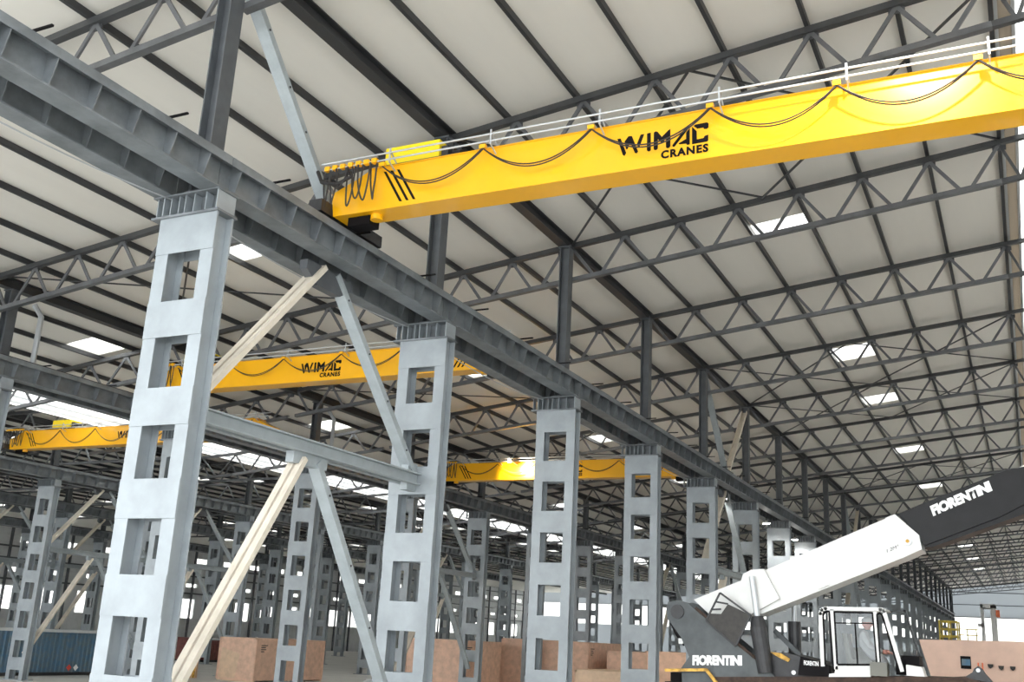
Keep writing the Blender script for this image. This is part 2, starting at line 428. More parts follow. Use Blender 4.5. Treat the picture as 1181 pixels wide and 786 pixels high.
# ------------------------------------------------------------------ lattice rafters
LINK = {.03: [(.03, .15)], -5.37: [(-5.355, -5.05)]}
def lattice(label, xa, xb, Y, panels, detail=True):
    """warren rafter: top chord under the purlins, bottom chord .15 lower"""
    t = thing('lattice_rafter', label, 'truss', (xa, Y, zroof(xa) - .19))
    za, zb = zroof(xa) - .034, zroof(xb) - .034; D = .150
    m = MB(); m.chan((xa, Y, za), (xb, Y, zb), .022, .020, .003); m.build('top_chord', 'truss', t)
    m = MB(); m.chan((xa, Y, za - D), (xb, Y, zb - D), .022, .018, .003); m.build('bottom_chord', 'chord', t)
    for (r0, r1) in LINK.get(round(xb, 2), []):
        m = MB()
        for d in (.034, .184): m.bar((r0, Y, zroof(r0) - d), (r1, Y, zroof(r1) - d), .018, .018)
        rm = (r0 + r1) / 2
        m.bar((r0, Y, zroof(r0) - .04), (rm, Y, zroof(r0) - .18), .01, .007, up=(0, 1, 0)); m.bar((r1, Y, zroof(r1) - .04), (rm, Y, zroof(r0) - .18), .01, .007, up=(0, 1, 0))
        m.build('ridge_link' if r0 > 0 else 'valley_link', 'truss', t)
    n = panels
    for i in range(n):
        u0 = i / n; u1 = (i + 1) / n; um = (u0 + u1) / 2
        P = lambda u, d: (xa + (xb - xa) * u, Y, za + (zb - za) * u - d)
        for (ua, ub) in ((u0, um - .012), (u1, um + .012)):
            MB().bar(P(ua, .008), P(ub, D - .006), .012, .007, up=(0, 1, 0)).build('diagonal', 'chord', t)
        g = MB(); c = P(u1, .016)
        g.box(c[0] - .022, c[0] + .022, Y - .002, Y + .002, c[2] - .014, c[2] + .004)
        g.build('gusset', 'truss', t)
    return t
def lattice_far(label, xa, xb, Y, panels):
    m = MB(); za, zb = zroof(xa) - .034, zroof(xb) - .034; D = .15
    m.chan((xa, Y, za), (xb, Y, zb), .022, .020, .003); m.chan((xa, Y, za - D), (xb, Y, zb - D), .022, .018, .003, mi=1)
    P = lambda u, d: (xa + (xb - xa) * u, Y, za + (zb - za) * u - d)
    for i in range(panels):
        u0 = i / panels; u1 = (i + 1) / panels; um = (u0 + u1) / 2
        for (ua, ub) in ((u0, um - .012), (u1, um + .012)): m.bar(P(ua, .008), P(ub, D - .006), .012, .007, up=(0, 1, 0), mi=1)
    for (r0, r1) in LINK.get(round(xb, 2), []):
        for d in (.034, .184): m.bar((r0, Y, zroof(r0) - d), (r1, Y, zroof(r1) - d), .018, .018, mi=1 if d > .1 else 0)
    return tag(m.build('lattice_rafter', ['truss', 'chord'], origin=(xa, Y, za)), label, 'truss')
bays = [('right of the nearest column row', -1.59, .03, 7), ('between the first and second column rows', -3.74, -1.63, 9), ('left of the second column row', -5.05, -3.79, 5),
        ('left of the bright valley rooflight', -10.28, -5.37, 16), ('right of the ridge', .15, 1.252, 4)]
for bi, (nm, xa, xb, n) in enumerate(bays):
    near = far = None
    for k in range(0, 25):
        Y = 1.63 + 1.02 * k
        if bi == 3 and k > 13: break
        if bi == 3 and k < 2: continue
        if bi == 4 and k > 3: break
        if k < (7 if bi < 2 else 5):
            lab = 'dark lattice roof rafter ' + nm + ', ' + ORD[k] + ' from the camera'
            if near is None: near = lattice(lab, xa, xb, Y, n); near['group'] = 'lattice rafters ' + nm; Y1 = Y
            else: dup(near, (0, Y - Y1, 0), lab)
        else:
            lab = 'dark lattice roof rafter ' + nm + (', ' + ORD[k] + ' from the camera' if k < 12 else ', in the far distance')
            if far is None: far = lattice_far(lab, xa, xb, Y, n); Y2 = Y; far['group'] = 'lattice rafters ' + nm
            else:
                o = far.copy(); COL.objects.link(o); o.location = far.location + Vector((0, (Y - Y2) * S, 0)); o['label'] = lab
            if k >= 12: o['group'] = 'far lattice rafters ' + nm
# roof-plane cross bracing
xs = [(-1.395, -.443), (-.443, .032)]
n = 0
for k in (1, 4, 5, 8, 12):
    y0 = 1.65 + 1.02 * k; y1 = y0 + .98
    for (a, b, nm) in ((-1.58, -.80, 'left half'), (-.80, .03, 'right half')):
        for fl in (0, 1):
            p = (a, y1 if fl else y0, zroof(a) - .030 - .006 * fl); q = (b, y0 if fl else y1, zroof(b) - .030 - .006 * fl)
            tag(MB().bar(p, q, .008, .005).build('roof_brace', 'truss', origin=p),
                'thin ' + ('falling' if fl else 'rising') + ' roof brace, ' + nm + ' of the right bay, after the ' + ORD[k] + ' rafter', 'brace', 'roof-plane cross braces')
for k in (1, 3, 5):
    y0 = 1.65 + 1.02 * k; y1 = y0 + .98
    for fl in (0, 1):
        a, b = -3.7, -2.7
        p = (a, y1 if fl else y0, zroof(a) - .030 - .006 * fl); q = (b, y0 if fl else y1, zroof(b) - .030 - .006 * fl)
        tag(MB().bar(p, q, .008, .005).build('roof_brace', 'truss', origin=p),
            'thin ' + ('falling' if fl else 'rising') + ' roof brace in the left bay, after the ' + ORD[k] + ' rafter', 'brace', 'roof-plane cross braces')

# ------------------------------------------------------------------ vertical bracing in the column rows
def chevron(X, ya, yb, rn, bn):
    ym = (ya + yb) / 2
    def leg(p, q, cream, lab):
        t = thing('diagonal_brace', lab, 'brace', (X, p[0], p[1]), 'diagonal braces of ' + rn)
        mt = 'film' if cream else 'brace'
        P, Q = (X, p[0], p[1]), (X, q[0], q[1])
        if cream:
            MB().bar((X - .009, P[1], P[2]), (X - .009, Q[1], Q[2]), .014, .026, up=(1, 0, 0)).build('angle_bar', mt, t)
            MB().bar((X + .009, P[1], P[2]), (X + .009, Q[1], Q[2]), .014, .026, up=(1, 0, 0)).build('angle_bar', mt, t)
        else:
            MB().chan(P, Q, .018, .034, .004, up=(1, 0, 0)).build('channel_bar', mt, t)
            b = MB()
            for u in (.12, .38, .62, .88):
                c = Vector(P).lerp(Vector(Q), u); b.tube([c + Vector((.017, 0, 0)), c + Vector((.0185, 0, 0))], .003, 8)
            b.build('bolt', 'dark', t)
        return t
    zt = .905; zs = .43
    leg((ym - .03, zt), (ya + .075, zs + .02), True, 'cream brace of the upper chevron ' + bn)
    leg((ym + .03, zt), (yb - .02, zs + .02), False, 'grey brace of the upper chevron ' + bn)
    leg((ym - .03, zs - .03), (ya + .055, -.28), True, 'cream brace of the lower chevron ' + bn)
    leg((ym + .03, zs - .03), (yb - .01, -.24), False, 'grey brace of the lower chevron ' + bn)
    t = thing('horizontal_strut', 'grey double channel horizontal strut ' + bn, 'strut', (X, ya, zs))
    MB().chan((X - .020, ya + .05, zs), (X - .020, yb, zs), .018, .034, .004, side=1).build('channel_bar', 'brace', t)
    MB().chan((X + .020, ya + .05, zs), (X + .020, yb, zs), .018, .034, .004, side=-1).build('channel_bar', 'brace', t)
    MB().box(X - .012, X + .012, ym - .07, ym + .07, zs - .045, zs - .016).build('gusset_plate', 'brace', t)
    MB().box(X - .012, X + .012, yb - .05, yb, zs - .035, zs + .045).build('gusset_plate', 'brace', t)
    MB().prism([(ym - .10, .905), (ym - .10, .88), (ym - .05, .85), (ym + .05, .85), (ym + .10, .88), (ym + .10, .905)], X - .012, X + .012, ax=0).build('apex_gusset', 'upper', t)
    return ym
for (r, ks) in (('A', (0, 4, 9)), ('B', (3, 8)), ('C', (0, 1, 5)), ('D', (0, 1))):
    R = rows[r]
    for j, k in enumerate(ks):
        ya = R['y0'] + R['d'] * k; chevron(R['x'], ya, ya + R['d'], ROWN[r], 'in the ' + ORD[j] + ' braced bay of ' + {'A': 'the nearest row', 'B': 'the second row', 'C': 'the third row', 'D': 'the far left row'}[r])
# V bracing between the roof posts
for j, k in enumerate((0, 4, 9)):
    ya = 1.57 + 1.02 * k; ym = ya + .53; bn = 'in the ' + ORD[j] + ' braced bay of the nearest row'
    zt = zroof(-1.6) - .09
    t = thing('roof_post_brace', 'grey brace from the near roof post ' + bn, 'brace', (-1.6, ym, 1.0), 'roof post braces')
    MB().chan((-1.6, ya + .06, zt), (-1.6, ym - .02, 1.03), .018, .034, .004, up=(1, 0, 0)).build('channel_bar', 'brace', t)
    b = MB()
    for u in (.2, .42, .6, .8):
        c = Vector((-1.6, ya + .06, zt)).lerp(Vector((-1.6, ym - .02, 1.03)), u); b.tube([c + Vector((.017, 0, 0)), c + Vector((.0185, 0, 0))], .003, 8)
    b.build('bolt', 'dark', t)
    t2 = thing('roof_post_brace', ('pale' if k else 'grey') + ' brace to the far roof post ' + bn, 'brace', (-1.6, ym, 1.0), 'roof post braces')
    MB().chan((-1.6, ym + .02, 1.03), (-1.6, ya + 1.02, zt), .018, .034, .004, up=(1, 0, 0)).build('channel_bar', 'film' if k else 'brace', t2)
    tag(MB().box(-1.67, -1.57, ym - .10, ym + .06, 1.0, 1.035).build('brace_shoe', 'dark', origin=(-1.6, ym, 1.0)), 'black shoe under the roof post braces ' + bn, 'bracket')
# rain pipes beside the posts of the second row
for j, (yy) in enumerate((2.83, 4.99)):
    tag(MB().tube([(-3.73, yy + .06, .93), (-3.73, yy + .06, 1.22), (-3.76, yy + .04, 1.27)], .012, 10).build('rain_pipe', 'pipe', origin=(-3.73, yy + .06, .93)),
        'pale rain pipe beside the ' + ('nearer' if j == 0 else 'farther') + ' dark roof post of the second column row', 'pipe')

# ------------------------------------------------------------------ overhead cranes
LOGO = [
 [(-.7564,1.0938),(-.7484,1.0937),(-.7345,1.056),(-.7382,1.049),(-.7422,1.0514)],
 [(-.7389,1.0841),(-.7301,1.0957),(-.7217,1.0953),(-.7064,1.0544),(-.7095,1.0502),(-.7136,1.0518),(-.7245,1.0772),(-.727,1.0776),(-.7306,1.0662),(-.733,1.0638),(-.7352,1.0659)],
 [(-.7009,1.0948),(-.6926,1.0948),(-.7031,1.0658),(-.7045,1.0623),(-.7073,1.0676),(-.7089,1.0744)],
 [(-.6858,1.0947),(-.6772,1.0953),(-.6766,1.0525),(-.6796,1.0502),(-.6837,1.051),(-.6856,1.0541)],
 [(-.67,1.0946),(-.6649,1.0965),(-.6607,1.094),(-.6514,1.0804),(-.6363,1.0939),(-.6319,1.0961),(-.6316,1.0544),(-.6349,1.0507),(-.64,1.0511),(-.6416,1.054),(-.6418,1.0755),(-.6512,1.0638),(-.6605,1.0767),(-.6603,1.054),(-.6633,1.0509),(-.6684,1.0511),(-.6701,1.0546)],
 [(-.6269,1.0557),(-.5962,1.0941),(-.5878,1.0962),(-.5921,1.088),(-.6159,1.0591),(-.6219,1.0516),(-.6263,1.0517)],
 [(-.5878,1.0904),(-.5877,1.0509),(-.594,1.0508),(-.5956,1.0544),(-.6109,1.055),(-.6129,1.0575),(-.596,1.0652),(-.5957,1.0811)],
 [(-.5826,1.0926),(-.5723,1.0801),(-.5719,1.0598),(-.5566,1.0606),(-.5547,1.0652),(-.5464,1.0669),(-.5465,1.0531),(-.5498,1.051),(-.5825,1.0504)],
 [(-.5793,1.0941),(-.5743,1.0964),(-.5487,1.097),(-.5458,1.0939),(-.5458,1.0848),(-.5497,1.0812),(-.5562,1.0824),(-.557,1.0862),(-.5708,1.0857)]]
def crane(label, x0, x1, Y, zb=1.012, logo_x=None, nodes=None, hoist_x=None, both_taper=True, sag=.062, bunch=True):
    zt = zb + .114; D = .075; yp = Y - .03
    t = thing('bridge_crane', label, 'crane', ((x0 + x1) / 2, Y, zb), 'yellow overhead cranes')
    out = [(x0, zb), (x0 - .010, zb + .064), (x0 + .065, zb + .094), (x0 + .105, zt), (x1 - .105, zt), (x1 - .065, zb + .094), (x1 + .01, zb + .064), (x1, zb)]
    gir = MB().prism(out, Y, Y + D).build('girder', 'yellow', t)
    MB().box(x0 + .1, x1 - .1, Y - .003, Y + D + .003, zt, zt + .003).build('top_plate', 'yellow', gir)
    for s_, xe in ((1, x0), (-1, x1)):
        w = MB(); xr = xe - s_ * .025
        w.box(xr - .020, xr + .020, Y - .045, Y + D + .16, ZT + .014, ZT + .046)
        et = w.build('end_truck', 'dark', t)
        for yy in (Y - .02, Y + D + .13):
            MB().tube([(xr - .01, yy, ZT + .03), (xr + .01, yy, ZT + .03)], .0175, 16).build('wheel', 'dark', et)
        MB().box(xe + s_ * .034, xe + s_ * .10, Y + .02, Y + D - .01, zb - .024, zb - .0005).build('end_bracket', 'black', t)
        MB().tube([(xe + s_ * .115, Y + .03, zb - .014), (xe + s_ * .115, Y + .03, zb)], .016, 12).build('buffer', 'yellow', t)
    # slanted stripes at both ends
    for i in range(3):
        a = x0 + .145 + .0195 * i
        MB().prism([(a, zb + .1025), (a + .008, zb + .1015), (a + .0625, zb + .0125), (a + .0545, zb + .0135)], Y - .001, Y).build('stripe', 'black', gir)
        b = x1 - .145 - .0195 * i
        MB().prism([(b, zb + .1025), (b - .008, zb + .1015), (b - .0625, zb + .0125), (b - .0545, zb + .0135)], Y - .001, Y).build('stripe', 'black', gir)
    if logo_x is not None:
        m = MB(); dx = logo_x + .651; dz = zb - 1.012
        for p in LOGO: m.prism([(a + dx, b + dz) for a, b in p], Y - .001, Y)
        m.build('lettering', 'black', gir)
        text_mesh('lettering', 'CRANES', 'black', gir, -.6529 + dx, -.5459 + dx, 1.026 + dz, 1.0462 + dz, Y - .0012, bold=.05, space=1.18)
    # festoon rails
    for (dz, nm) in ((.0165, 'festoon_rail'), (.0345, 'festoon_rail')):
        MB().tube([(x0 - .03 if dz > .02 else x0 - .02, yp, zt + dz - .012), (x1 + .02, yp, zt + dz - .012)], .0025, 8).build(nm, 'pipe', t)
    nodes = nodes or [x0 + .17 + (x1 - x0 - .34) * i / 5 for i in range(6)]
    for i, xn in enumerate(nodes):
        b = MB(); b.bar((xn + .02, Y + .01, zt), (xn + .02, yp, zt + .03), .003, .003, up=(1, 0, 0)); b.bar((xn + .02, yp, zt - .004), (xn + .02, yp, zt + .034), .004, .004, up=(1, 0, 0))
        b.bar((xn + .02, Y, zt - .016), (xn + .02, yp, zt - .003), .003, .003, up=(1, 0, 0))
        b.build('rail_bracket', 'pipe', t)
        MB().box(xn - .008, xn + .008, yp - .005, yp + .005, zt - .013, zt - .003).build('cable_trolley', 'yellow', t)
    for a, b in zip(nodes[:-1], nodes[1:]):
        for q, (dy, ds) in enumerate(((0, 0), (.004, .004))):
            pts = [(a + (b - a) * u / 20, yp - .002 + dy, zt - .012 - (sag + ds) * 4 * (u / 20) * (1 - u / 20)) for u in range(21)]
            MB().tube(pts, .0017, 6).build('festoon_cable', 'rubber', t)
    if bunch:
        for i in range(7):
            xa = x0 - .008 + .024 * i; dep = (.10, .095, .055, .105, .09, .10, .098)[i]; wd = .010 + .004 * (i % 3)
            pts = []
            for u in range(19):
                s_ = u / 18; pts.append((xa + wd * (s_ * 2 - 1) * (1 - .4 * math.sin(math.pi * s_)) + .003 * math.sin(5 * s_ + i), yp - .004 * (i % 3), zt + .0 - dep * math.sin(math.pi * s_) ** .45))
            MB().tube(pts, .0022, 6).build('bunched_cable', 'rubber', t)
            MB().box(xa - .007, xa + .007, yp - .006, yp + .006, zt + .0, zt + .012).build('cable_trolley', 'yellow', t)
        MB().tube([(x0 - .04, yp, zt + .005), (x0 - .02, yp - .006, zt - .03), (x0 + .03, yp - .008, zt - .045), (x0 + .07, yp - .004, zt - .028), (x0 + .05, yp, zt + .0)], .005, 8).build('bunched_cable', 'rubber', t)
    if hoist_x is not None:
        hh = MB(); hh.box(hoist_x - .08, hoist_x + .08, Y + .03, Y + .12, zt + .012, zt + .070)
        h = hh.build('hoist', 'hoist', t)
        hh = MB(); hh.box(hoist_x + .081, hoist_x + .10, Y + .04, Y + .10, zt + .012, zt + .055); hh.tube([(hoist_x + .1, Y + .07, zt + .035), (hoist_x + .125, Y + .07, zt + .035)], .016, 12)
        hh.build('motor', 'dark', h)
        MB().box(hoist_x + .13, hoist_x + .22, Y + .03, Y + .09, zt + .004, zt + .02).build('crab_frame', 'pipe', h)
        MB().box(hoist_x - .08, hoist_x + .13, Y + .01, Y + .13, zt + .003, zt + .012).build('crab_frame', 'dark', h)
    return t
crane('yellow overhead crane girder spanning the right bay, nearest and largest', -1.530, .49, 1.98, logo_x=-.651, nodes=[-1.3705, -1.0862, -.8087, -.5341, -.2704, -.0065, .24], hoist_x=-1.325)
crane('yellow overhead crane girder seen behind the first big column, upper left', -3.62, -1.76, 3.47, logo_x=-2.66, hoist_x=-3.40)
crane('small yellow overhead crane girder at the far left edge', -5.93, -3.79, 4.54, logo_x=-4.87, hoist_x=-5.52, zb=1.012, sag=.082, nodes=[-5.76 + .31 * i for i in range(7)])
cr4 = crane('yellow overhead crane girder with a bright lamp glow, in the centre distance', -3.57, -1.80, 6.10, logo_x=-2.62, zb=1.0)

# lamp on crane four: lights its girder
t = thing('floodlight', 'small floodlight fixed in front of the centre distant crane girder', 'lamp', (-2.98, 6.0, 1.12))
MB().tube([(-2.98, 6.102, 1.095), (-2.98, 5.97, 1.112)], .004, 8).build('arm', 'pipe', t)
MB().tube([(-2.98, 5.985, 1.10), (-2.98, 5.965, 1.118)], [.014, .008], 12).build('lamp_head', 'white', t)
def spot(name, loc, target, power, ang, size=.1, col=(1, .95, .85)):
    l = bpy.data.lights.new(name, 'SPOT'); l.energy = power; l.spot_size = ang; l.spot_blend = .8; l.shadow_soft_size = size; l.color = col
    o = bpy.data.objects.new(name, l); COL.objects.link(o); o.location = W(loc)
    d = W(target) - W(loc); o.rotation_euler = d.to_track_quat('-Z', 'Y').to_euler(); return o
spot('floodlight_lamp', (-2.98, 5.95, 1.095), (-2.93, 6.10, 1.05), 260, math.radians(130), .08, (1, .9, .7))

# round high bay lamps hanging beside the columns
hb = None
for i, p in enumerate(((-1.617, 6.17, .880), (-1.638, 7.44, .876), (-1.655, 8.55, .873))):
    lab = 'small round lit lamp under the nearest runway, ' + ('nearest', 'middle', 'farthest')[i] + ' of the three'
    if hb is None:
        t = thing('high_bay_lamp', lab, 'lamp', p, 'round lamps under the runway')
        MB().tube([(p[0], p[1], p[2] + .004), (p[0], p[1], ZB)], .003, 8).build('stem', 'dark', t)
        MB().tube([(p[0], p[1], p[2] - .014), (p[0], p[1], p[2] + .006)], [.026, .008], 16).build('shade', 'white', t)
        MB().tube([(p[0], p[1], p[2] - .017), (p[0], p[1], p[2] - .0145)], [.016, .024], 16).build('bulb', 'lamp', t)
        hb = t; hp = p
    else: dup(hb, (p[0] - hp[0], p[1] - hp[1], 0), lab)
    l = bpy.data.lights.new('high_bay_glow', 'SPOT'); l.energy = 110; l.spot_size = math.radians(165); l.spot_blend = .6; l.shadow_soft_size = .15; l.color = (1, .97, .92)
    lo = bpy.data.objects.new('high_bay_glow', l); COL.objects.link(lo); lo.location = W((p[0], p[1], p[2] - .02))

# ------------------------------------------------------------------ mobile crane
Yc = 3.0
mc = thing('mobile_crane', 'white and black mobile crane with raised telescopic boom, in front of the columns', 'crane', (-.5, Yc, G))
boom = [(-.8748,.1305),(-.7422,.1853),(-.3103,.3739),(-.2513,.3179),(-.2467,.2811),(-.2962,.2575),(-.6817,.096),(-.7087,.0903),(-.8286,.0907)]
bo = MB().prism(boom, Yc, Yc + .115).build('boom_base', 'white', mc)
MB().prism([(-.3103,.3745),(-.2508,.3182),(-.2462,.2808),(-.2962,.2568),(-.320,.262),(-.300,.30),(-.335,.365)], Yc - .003, Yc + .118).build('boom_collar', 'white', bo)
MB().tube([(-.2807, Yc - .009, .3015), (-.2807, Yc, .3015)], .011, 16).build('pin', 'pipe', bo)
MB().tube([(-.2807, Yc - .011, .3015), (-.2807, Yc - .009, .3015)], .005, 12).build('pin_core', 'grime', bo)
text_mesh('lettering', '1 2M1', 'dark', bo, -.3353, -.3057, .2712, .2800, Yc - .0015, slope=.013, bold=0)
MB().prism([(-.727,.2051),(-.7044,.2177),(-.6673,.2208),(-.6251,.1405),(-.7086,.0927),(-.7477,.1368)], Yc - .012, Yc + .127).build('cylinder_bracket', 'white', bo)
MB().box(-.603, -.575, Yc + .03, Yc + .08, .243, .262).build('boom_lug', 'white', bo)
MB().bar((-.520, Yc - .004, .172), (-.492, Yc - .004, .184), .006, .006).build('boom_lug', 'white', bo)
black = [(-.3057,.3762),(-.2466,.4018),(-.0269,.4915),(.0046,.4977),(.0872,.5139),(.1112,.4456),(.0469,.3903),(-.058,.3503),(-.2203,.2882),(-.2398,.288),(-.2513,.3179)]
m = MB(); m.prism(black, Yc + .012, Yc + .103)
m.prism([(-.2398,.292),(-.2103,.3032),(-.053,.3663),(.01,.400),(.045,.412),(.11,.47),(.087,.5139),(.0046,.4950),(-.0269,.4885),(-.2466,.3988),(-.298,.3755),(-.2513,.3179)], Yc + .004, Yc + .012)
bt = m.build('boom_extension', 'bblack', mc)
text_mesh('lettering', 'FIORENTINI', 'wfade', bt, -.2126, -.0625, .3690, .3965, Yc + .0025, slope=.067, bold=.065, shear=-.0078)
MB().prism([(.0, .497), (.075, .535), (.105, .50), (.0872, .5139), (.03, .502)], Yc + .02, Yc + .09).build('boom_head', 'white', mc)
tw = MB(); tower = [(-.9505,.1059),(-.9453,.1209),(-.9164,.1267),(-.8877,.1203),(-.867,.1038),(-.8337,.0784),(-.7367,.0042),(-.6719,-.0435),(-.6414,-.0669),(-.6423,-.1145),(-.8997,-.132),(-.9051,-.0615),(-.8822,-.0293),(-.9055,.0223),(-.9475,.074)]
to = MB().prism(tower, Yc - .02, Yc - .008).build('tower_plate', 'tower', mc)
text_mesh('lettering', 'FIORENTINI', 'wfade', to, -.8719, -.7299, -.0520, -.0240, Yc - .0215, slope=.007, bold=.065)
MB().prism(tower, Yc + .123, Yc + .135).build('tower_plate', 'tower', mc)
MB().tube([(-.917, Yc - .024, .094), (-.917, Yc + .139, .094)], .020, 16).build('pivot_pin', 'dark', mc)
m = MB(); m.bar((-.867, Yc - .014, .1045), (-.695, Yc - .014, -.0265), .014, .005, up=(0, 1, 0)); m.build('edge_strip', 'rust', to)
MB().prism([(-.945,.06),(-.93,.03),(-.905,.0),(-.90,.02),(-.93,.08)], Yc + .0, Yc + .12).build('hose_drum', 'black', mc)
MB().box(-.918, -.905, Yc - .005, Yc + .01, .005, .02).build('limit_switch', 'white', mc)
MB().box(-.915, -.885, Yc + .10, Yc + .14, -.055, -.002).build('tank', 'white', mc)
# guard panel with open ladder corner
m = MB(); m.prism([(-.7654,.1194),(-.7013,.0918),(-.7441,.0061),(-.8287,.0713),(-.815,.092),(-.785,.092)], Yc - .034, Yc - .030)
gp = m.build('guard_panel', 'brown', mc)
m = MB()
for a, b in (((-.7878,.1501),(-.7013,.0918)), ((-.7878,.1501),(-.8287,.0713)), ((-.7013,.0918),(-.7441,.0061)), ((-.8287,.0713),(-.7441,.0061)), ((-.80,.125),(-.765,.120)), ((-.812,.103),(-.785,.105))):
    m.bar((a[0], Yc - .034, a[1]), (b[0], Yc - .034, b[1]), .005, .004, up=(0, 1, 0))
m.build('guard_frame', 'dark', gp)
MB().tube([(-.6997, Yc - .02, .1984), (-.6842, Yc - .02, .0765)], .0085, 12).build('cylinder_rod', 'pipe', mc)
MB().tube([(-.6855, Yc - .02, .0900), (-.683, Yc - .02, .06), (-.6650, Yc - .02, -.06)], [.016, .024, .021], 16).build('cylinder_barrel', 'dark', mc)
MB().tube([(-.6088, Yc + .11, .150), (-.6097, Yc + .11, .075)], .006, 10).build('cylinder_rod', 'pipe', mc)
MB().tube([(-.6097, Yc + .11, .083), (-.6095, Yc + .11, -.03)], .018, 14).build('cylinder_barrel', 'dark', mc)
MB().prism([(-.6719,-.0366),(-.664,-.0061),(-.6163,-.0037),(-.5696,-.0126),(-.5168,-.0234),(-.4943,-.0333),(-.4953,-.0700),(-.6415,-.0780)], Yc - .005, Yc + .17).build('engine_deck', 'dark', mc)
dk = MB().prism([(-.5696,-.0116),(-.5168,-.0224),(-.4943,-.0323),(-.4953,-.060),(-.578,-.060)], Yc - .022, Yc - .006).build('side_cover', 'black', mc)
text_mesh('lettering', 'FIORENTINI', 'wfade', dk, -.5608, -.5216, -.0335, -.0215, Yc - .0235, slope=-.001, bold=.03)
MB().tube([(-.592, Yc - .008, -.055), (-.592, Yc - .004, -.055)], .006, 12).build('marker_lamp', 'wfade', mc)
MB().prism([(-.655,-.004),(-.625,-.006),(-.60,-.020),(-.605,-.028),(-.63,-.018)], Yc - .012, Yc - .005).build('grease_tray', 'grime', mc)
MB().bar((-.655, Yc + .06, .055), (-.585, Yc + .06, -.01), .012, .012, up=(0, 1, 0)).build('hydraulic_link', 'tower', mc)
# slewing deck and carrier
MB().prism([(-.824,-.0803),(-.2711,-.0455),(-.198,-.0442),(-.160,-.040),(-.107,-.0532),(.06,-.050),(.06,-.085),(-.80,-.105)], Yc - .025, Yc + .19).build('slewing_deck', 'rust', mc)
m = MB(); m.bar((-.9489, Yc - .03, -.0695), (-.829, Yc - .03, -.0615), .012, .008); m.bar((-.829, Yc - .03, -.0615), (-.794, Yc - .03, -.1017), .008, .008, up=(0, 1, 0)); m.build('step_edge', 'grime', mc)
m = MB(); m.box(-.95, -.80, Yc - .03, Yc + .16, -.25, -.10); m.box(-.949, -.90, Yc + .02, Yc + .16, -.10, -.075); m.build('carrier_end', 'black', mc)
m = MB(); m.box(-1.02, .42, Yc + .0, Yc + .2, -.30, -.12); carrier = m.build('carrier', 'tower', mc)
for i, xx in enumerate((-.80, -.55, .0, .25)):
    for yy in (Y0 for Y0 in (Yc - .02, Yc + .18)):
        wpts = [(xx, yy, G + .085), (xx, yy + .045, G + .085)]
        w = MB().tube(wpts, .085, 20).build('wheel', 'rubber', carrier)
# hoist bracket near the right end of the deck
MB().prism([(-.165,-.043),(-.142,-.028),(-.137,-.018),(-.128,-.012),(-.119,-.018),(-.112,-.030),(-.095,-.05)], Yc - .02, Yc + .02).build('winch_bracket', 'dark', mc)
MB().tube([(-.128, Yc - .024, -.022), (-.128, Yc - .02, -.022)], .005, 12).build('winch_eye', 'pipe', mc)
# cab
def cabpath(path, w, y, nm='cab_post', mt='white', d=.008):
    m = MB()
    for a, b in zip(path[:-1], path[1:]): m.bar((a[0], y, a[1]), (b[0], y, b[1]), w, d, up=(0, 1, 0))
    for a in path[1:-1]: m.tube([(a[0], y - d / 2, a[1]), (a[0], y + d / 2, a[1])], w / 2, 10)
    return m.build(nm, mt, cab)
cab = MB().prism([(-.4952,-.0602),(-.3879,-.0536),(-.3867,-.0261),(-.4761,-.0312),(-.480,-.05),(-.4935,-.052)], Yc - .03, Yc + .13).build('cab', 'white', mc)
yf, yb_ = Yc - .026, Yc + .126
cabpath([(-.5102,-.0342),(-.5120,.1030),(-.5085,.1130),(-.4983,.1170),(-.3560,.1190),(-.3470,.1155),(-.309,-.0358)], .0095, yf)
cabpath([(-.4815,.115),(-.4753,-.040)], .0095, yf)
cabpath([(-.3703,.1152),(-.3643,-.0149)], .0095, yf)
cabpath([(-.5102,-.0342),(-.5120,.1030),(-.4983,.1170),(-.3560,.1190),(-.3100,.1241),(-.2724,-.0187)], .006, yb_, mt='dark')
m = MB(); m.prism([(-.512,.113),(-.4983,.1225),(-.352,.1245),(-.345,.118),(-.352,.1165),(-.4983,.1145)], yf, yb_); m.build('cab_roof', 'white', cab)
for pp in ([(-.5035,-.03),(-.5045,.100),(-.4985,.1085),(-.488,.1095),(-.4825,-.045)], [(-.3620,-.015),(-.3655,.106),(-.3580,.110),(-.3520,.104),(-.3180,-.030)], [(-.4725,-.027),(-.4755,.1085),(-.3765,.1095),(-.3710,-.022),(-.4725,-.027)], [(-.4740,.080),(-.3750,.0825)], [(-.4225,.081),(-.4205,-.024)]):
    cabpath(pp, .0032 if len(pp) < 3 else .0042, yf - .002, 'window_seal', 'black', .004)
m = MB(); m.box(-.4745, -.372, yf, yf + .001, -.025, .109); m.build('side_window', 'glass', cab)
m = MB(); m.poly([(-.347, yf, .115), (-.310, yf, -.03), (-.2724, yb_, -.0187), (-.3078, yb_, .1241)]); m.build('windshield', 'glass', cab)
MB().box(-.47, -.37, yb_ - .004, yb_, -.03, .02).build('rear_trim', 'grey', cab)
MB().box(-.3867, -.3447, yf - .02, yf + .03, -.0500, -.0155).build('toolbox', 'grey', mc)
MB().box(-.330, -.27, Yc + .02, Yc + .12, -.045, .005).build('control_console', 'black', cab)
MB().prism([(-.292,-.03),(-.285,.02),(-.28,.02),(-.277,-.03)], Yc + .06, Yc + .08).build('control_lever', 'dark', cab)
MB().prism([(-.255,-.046),(-.262,-.022),(-.30,-.018),(-.30,-.045)], Yc - .02, Yc + .05).build('front_ledge', 'white', mc)
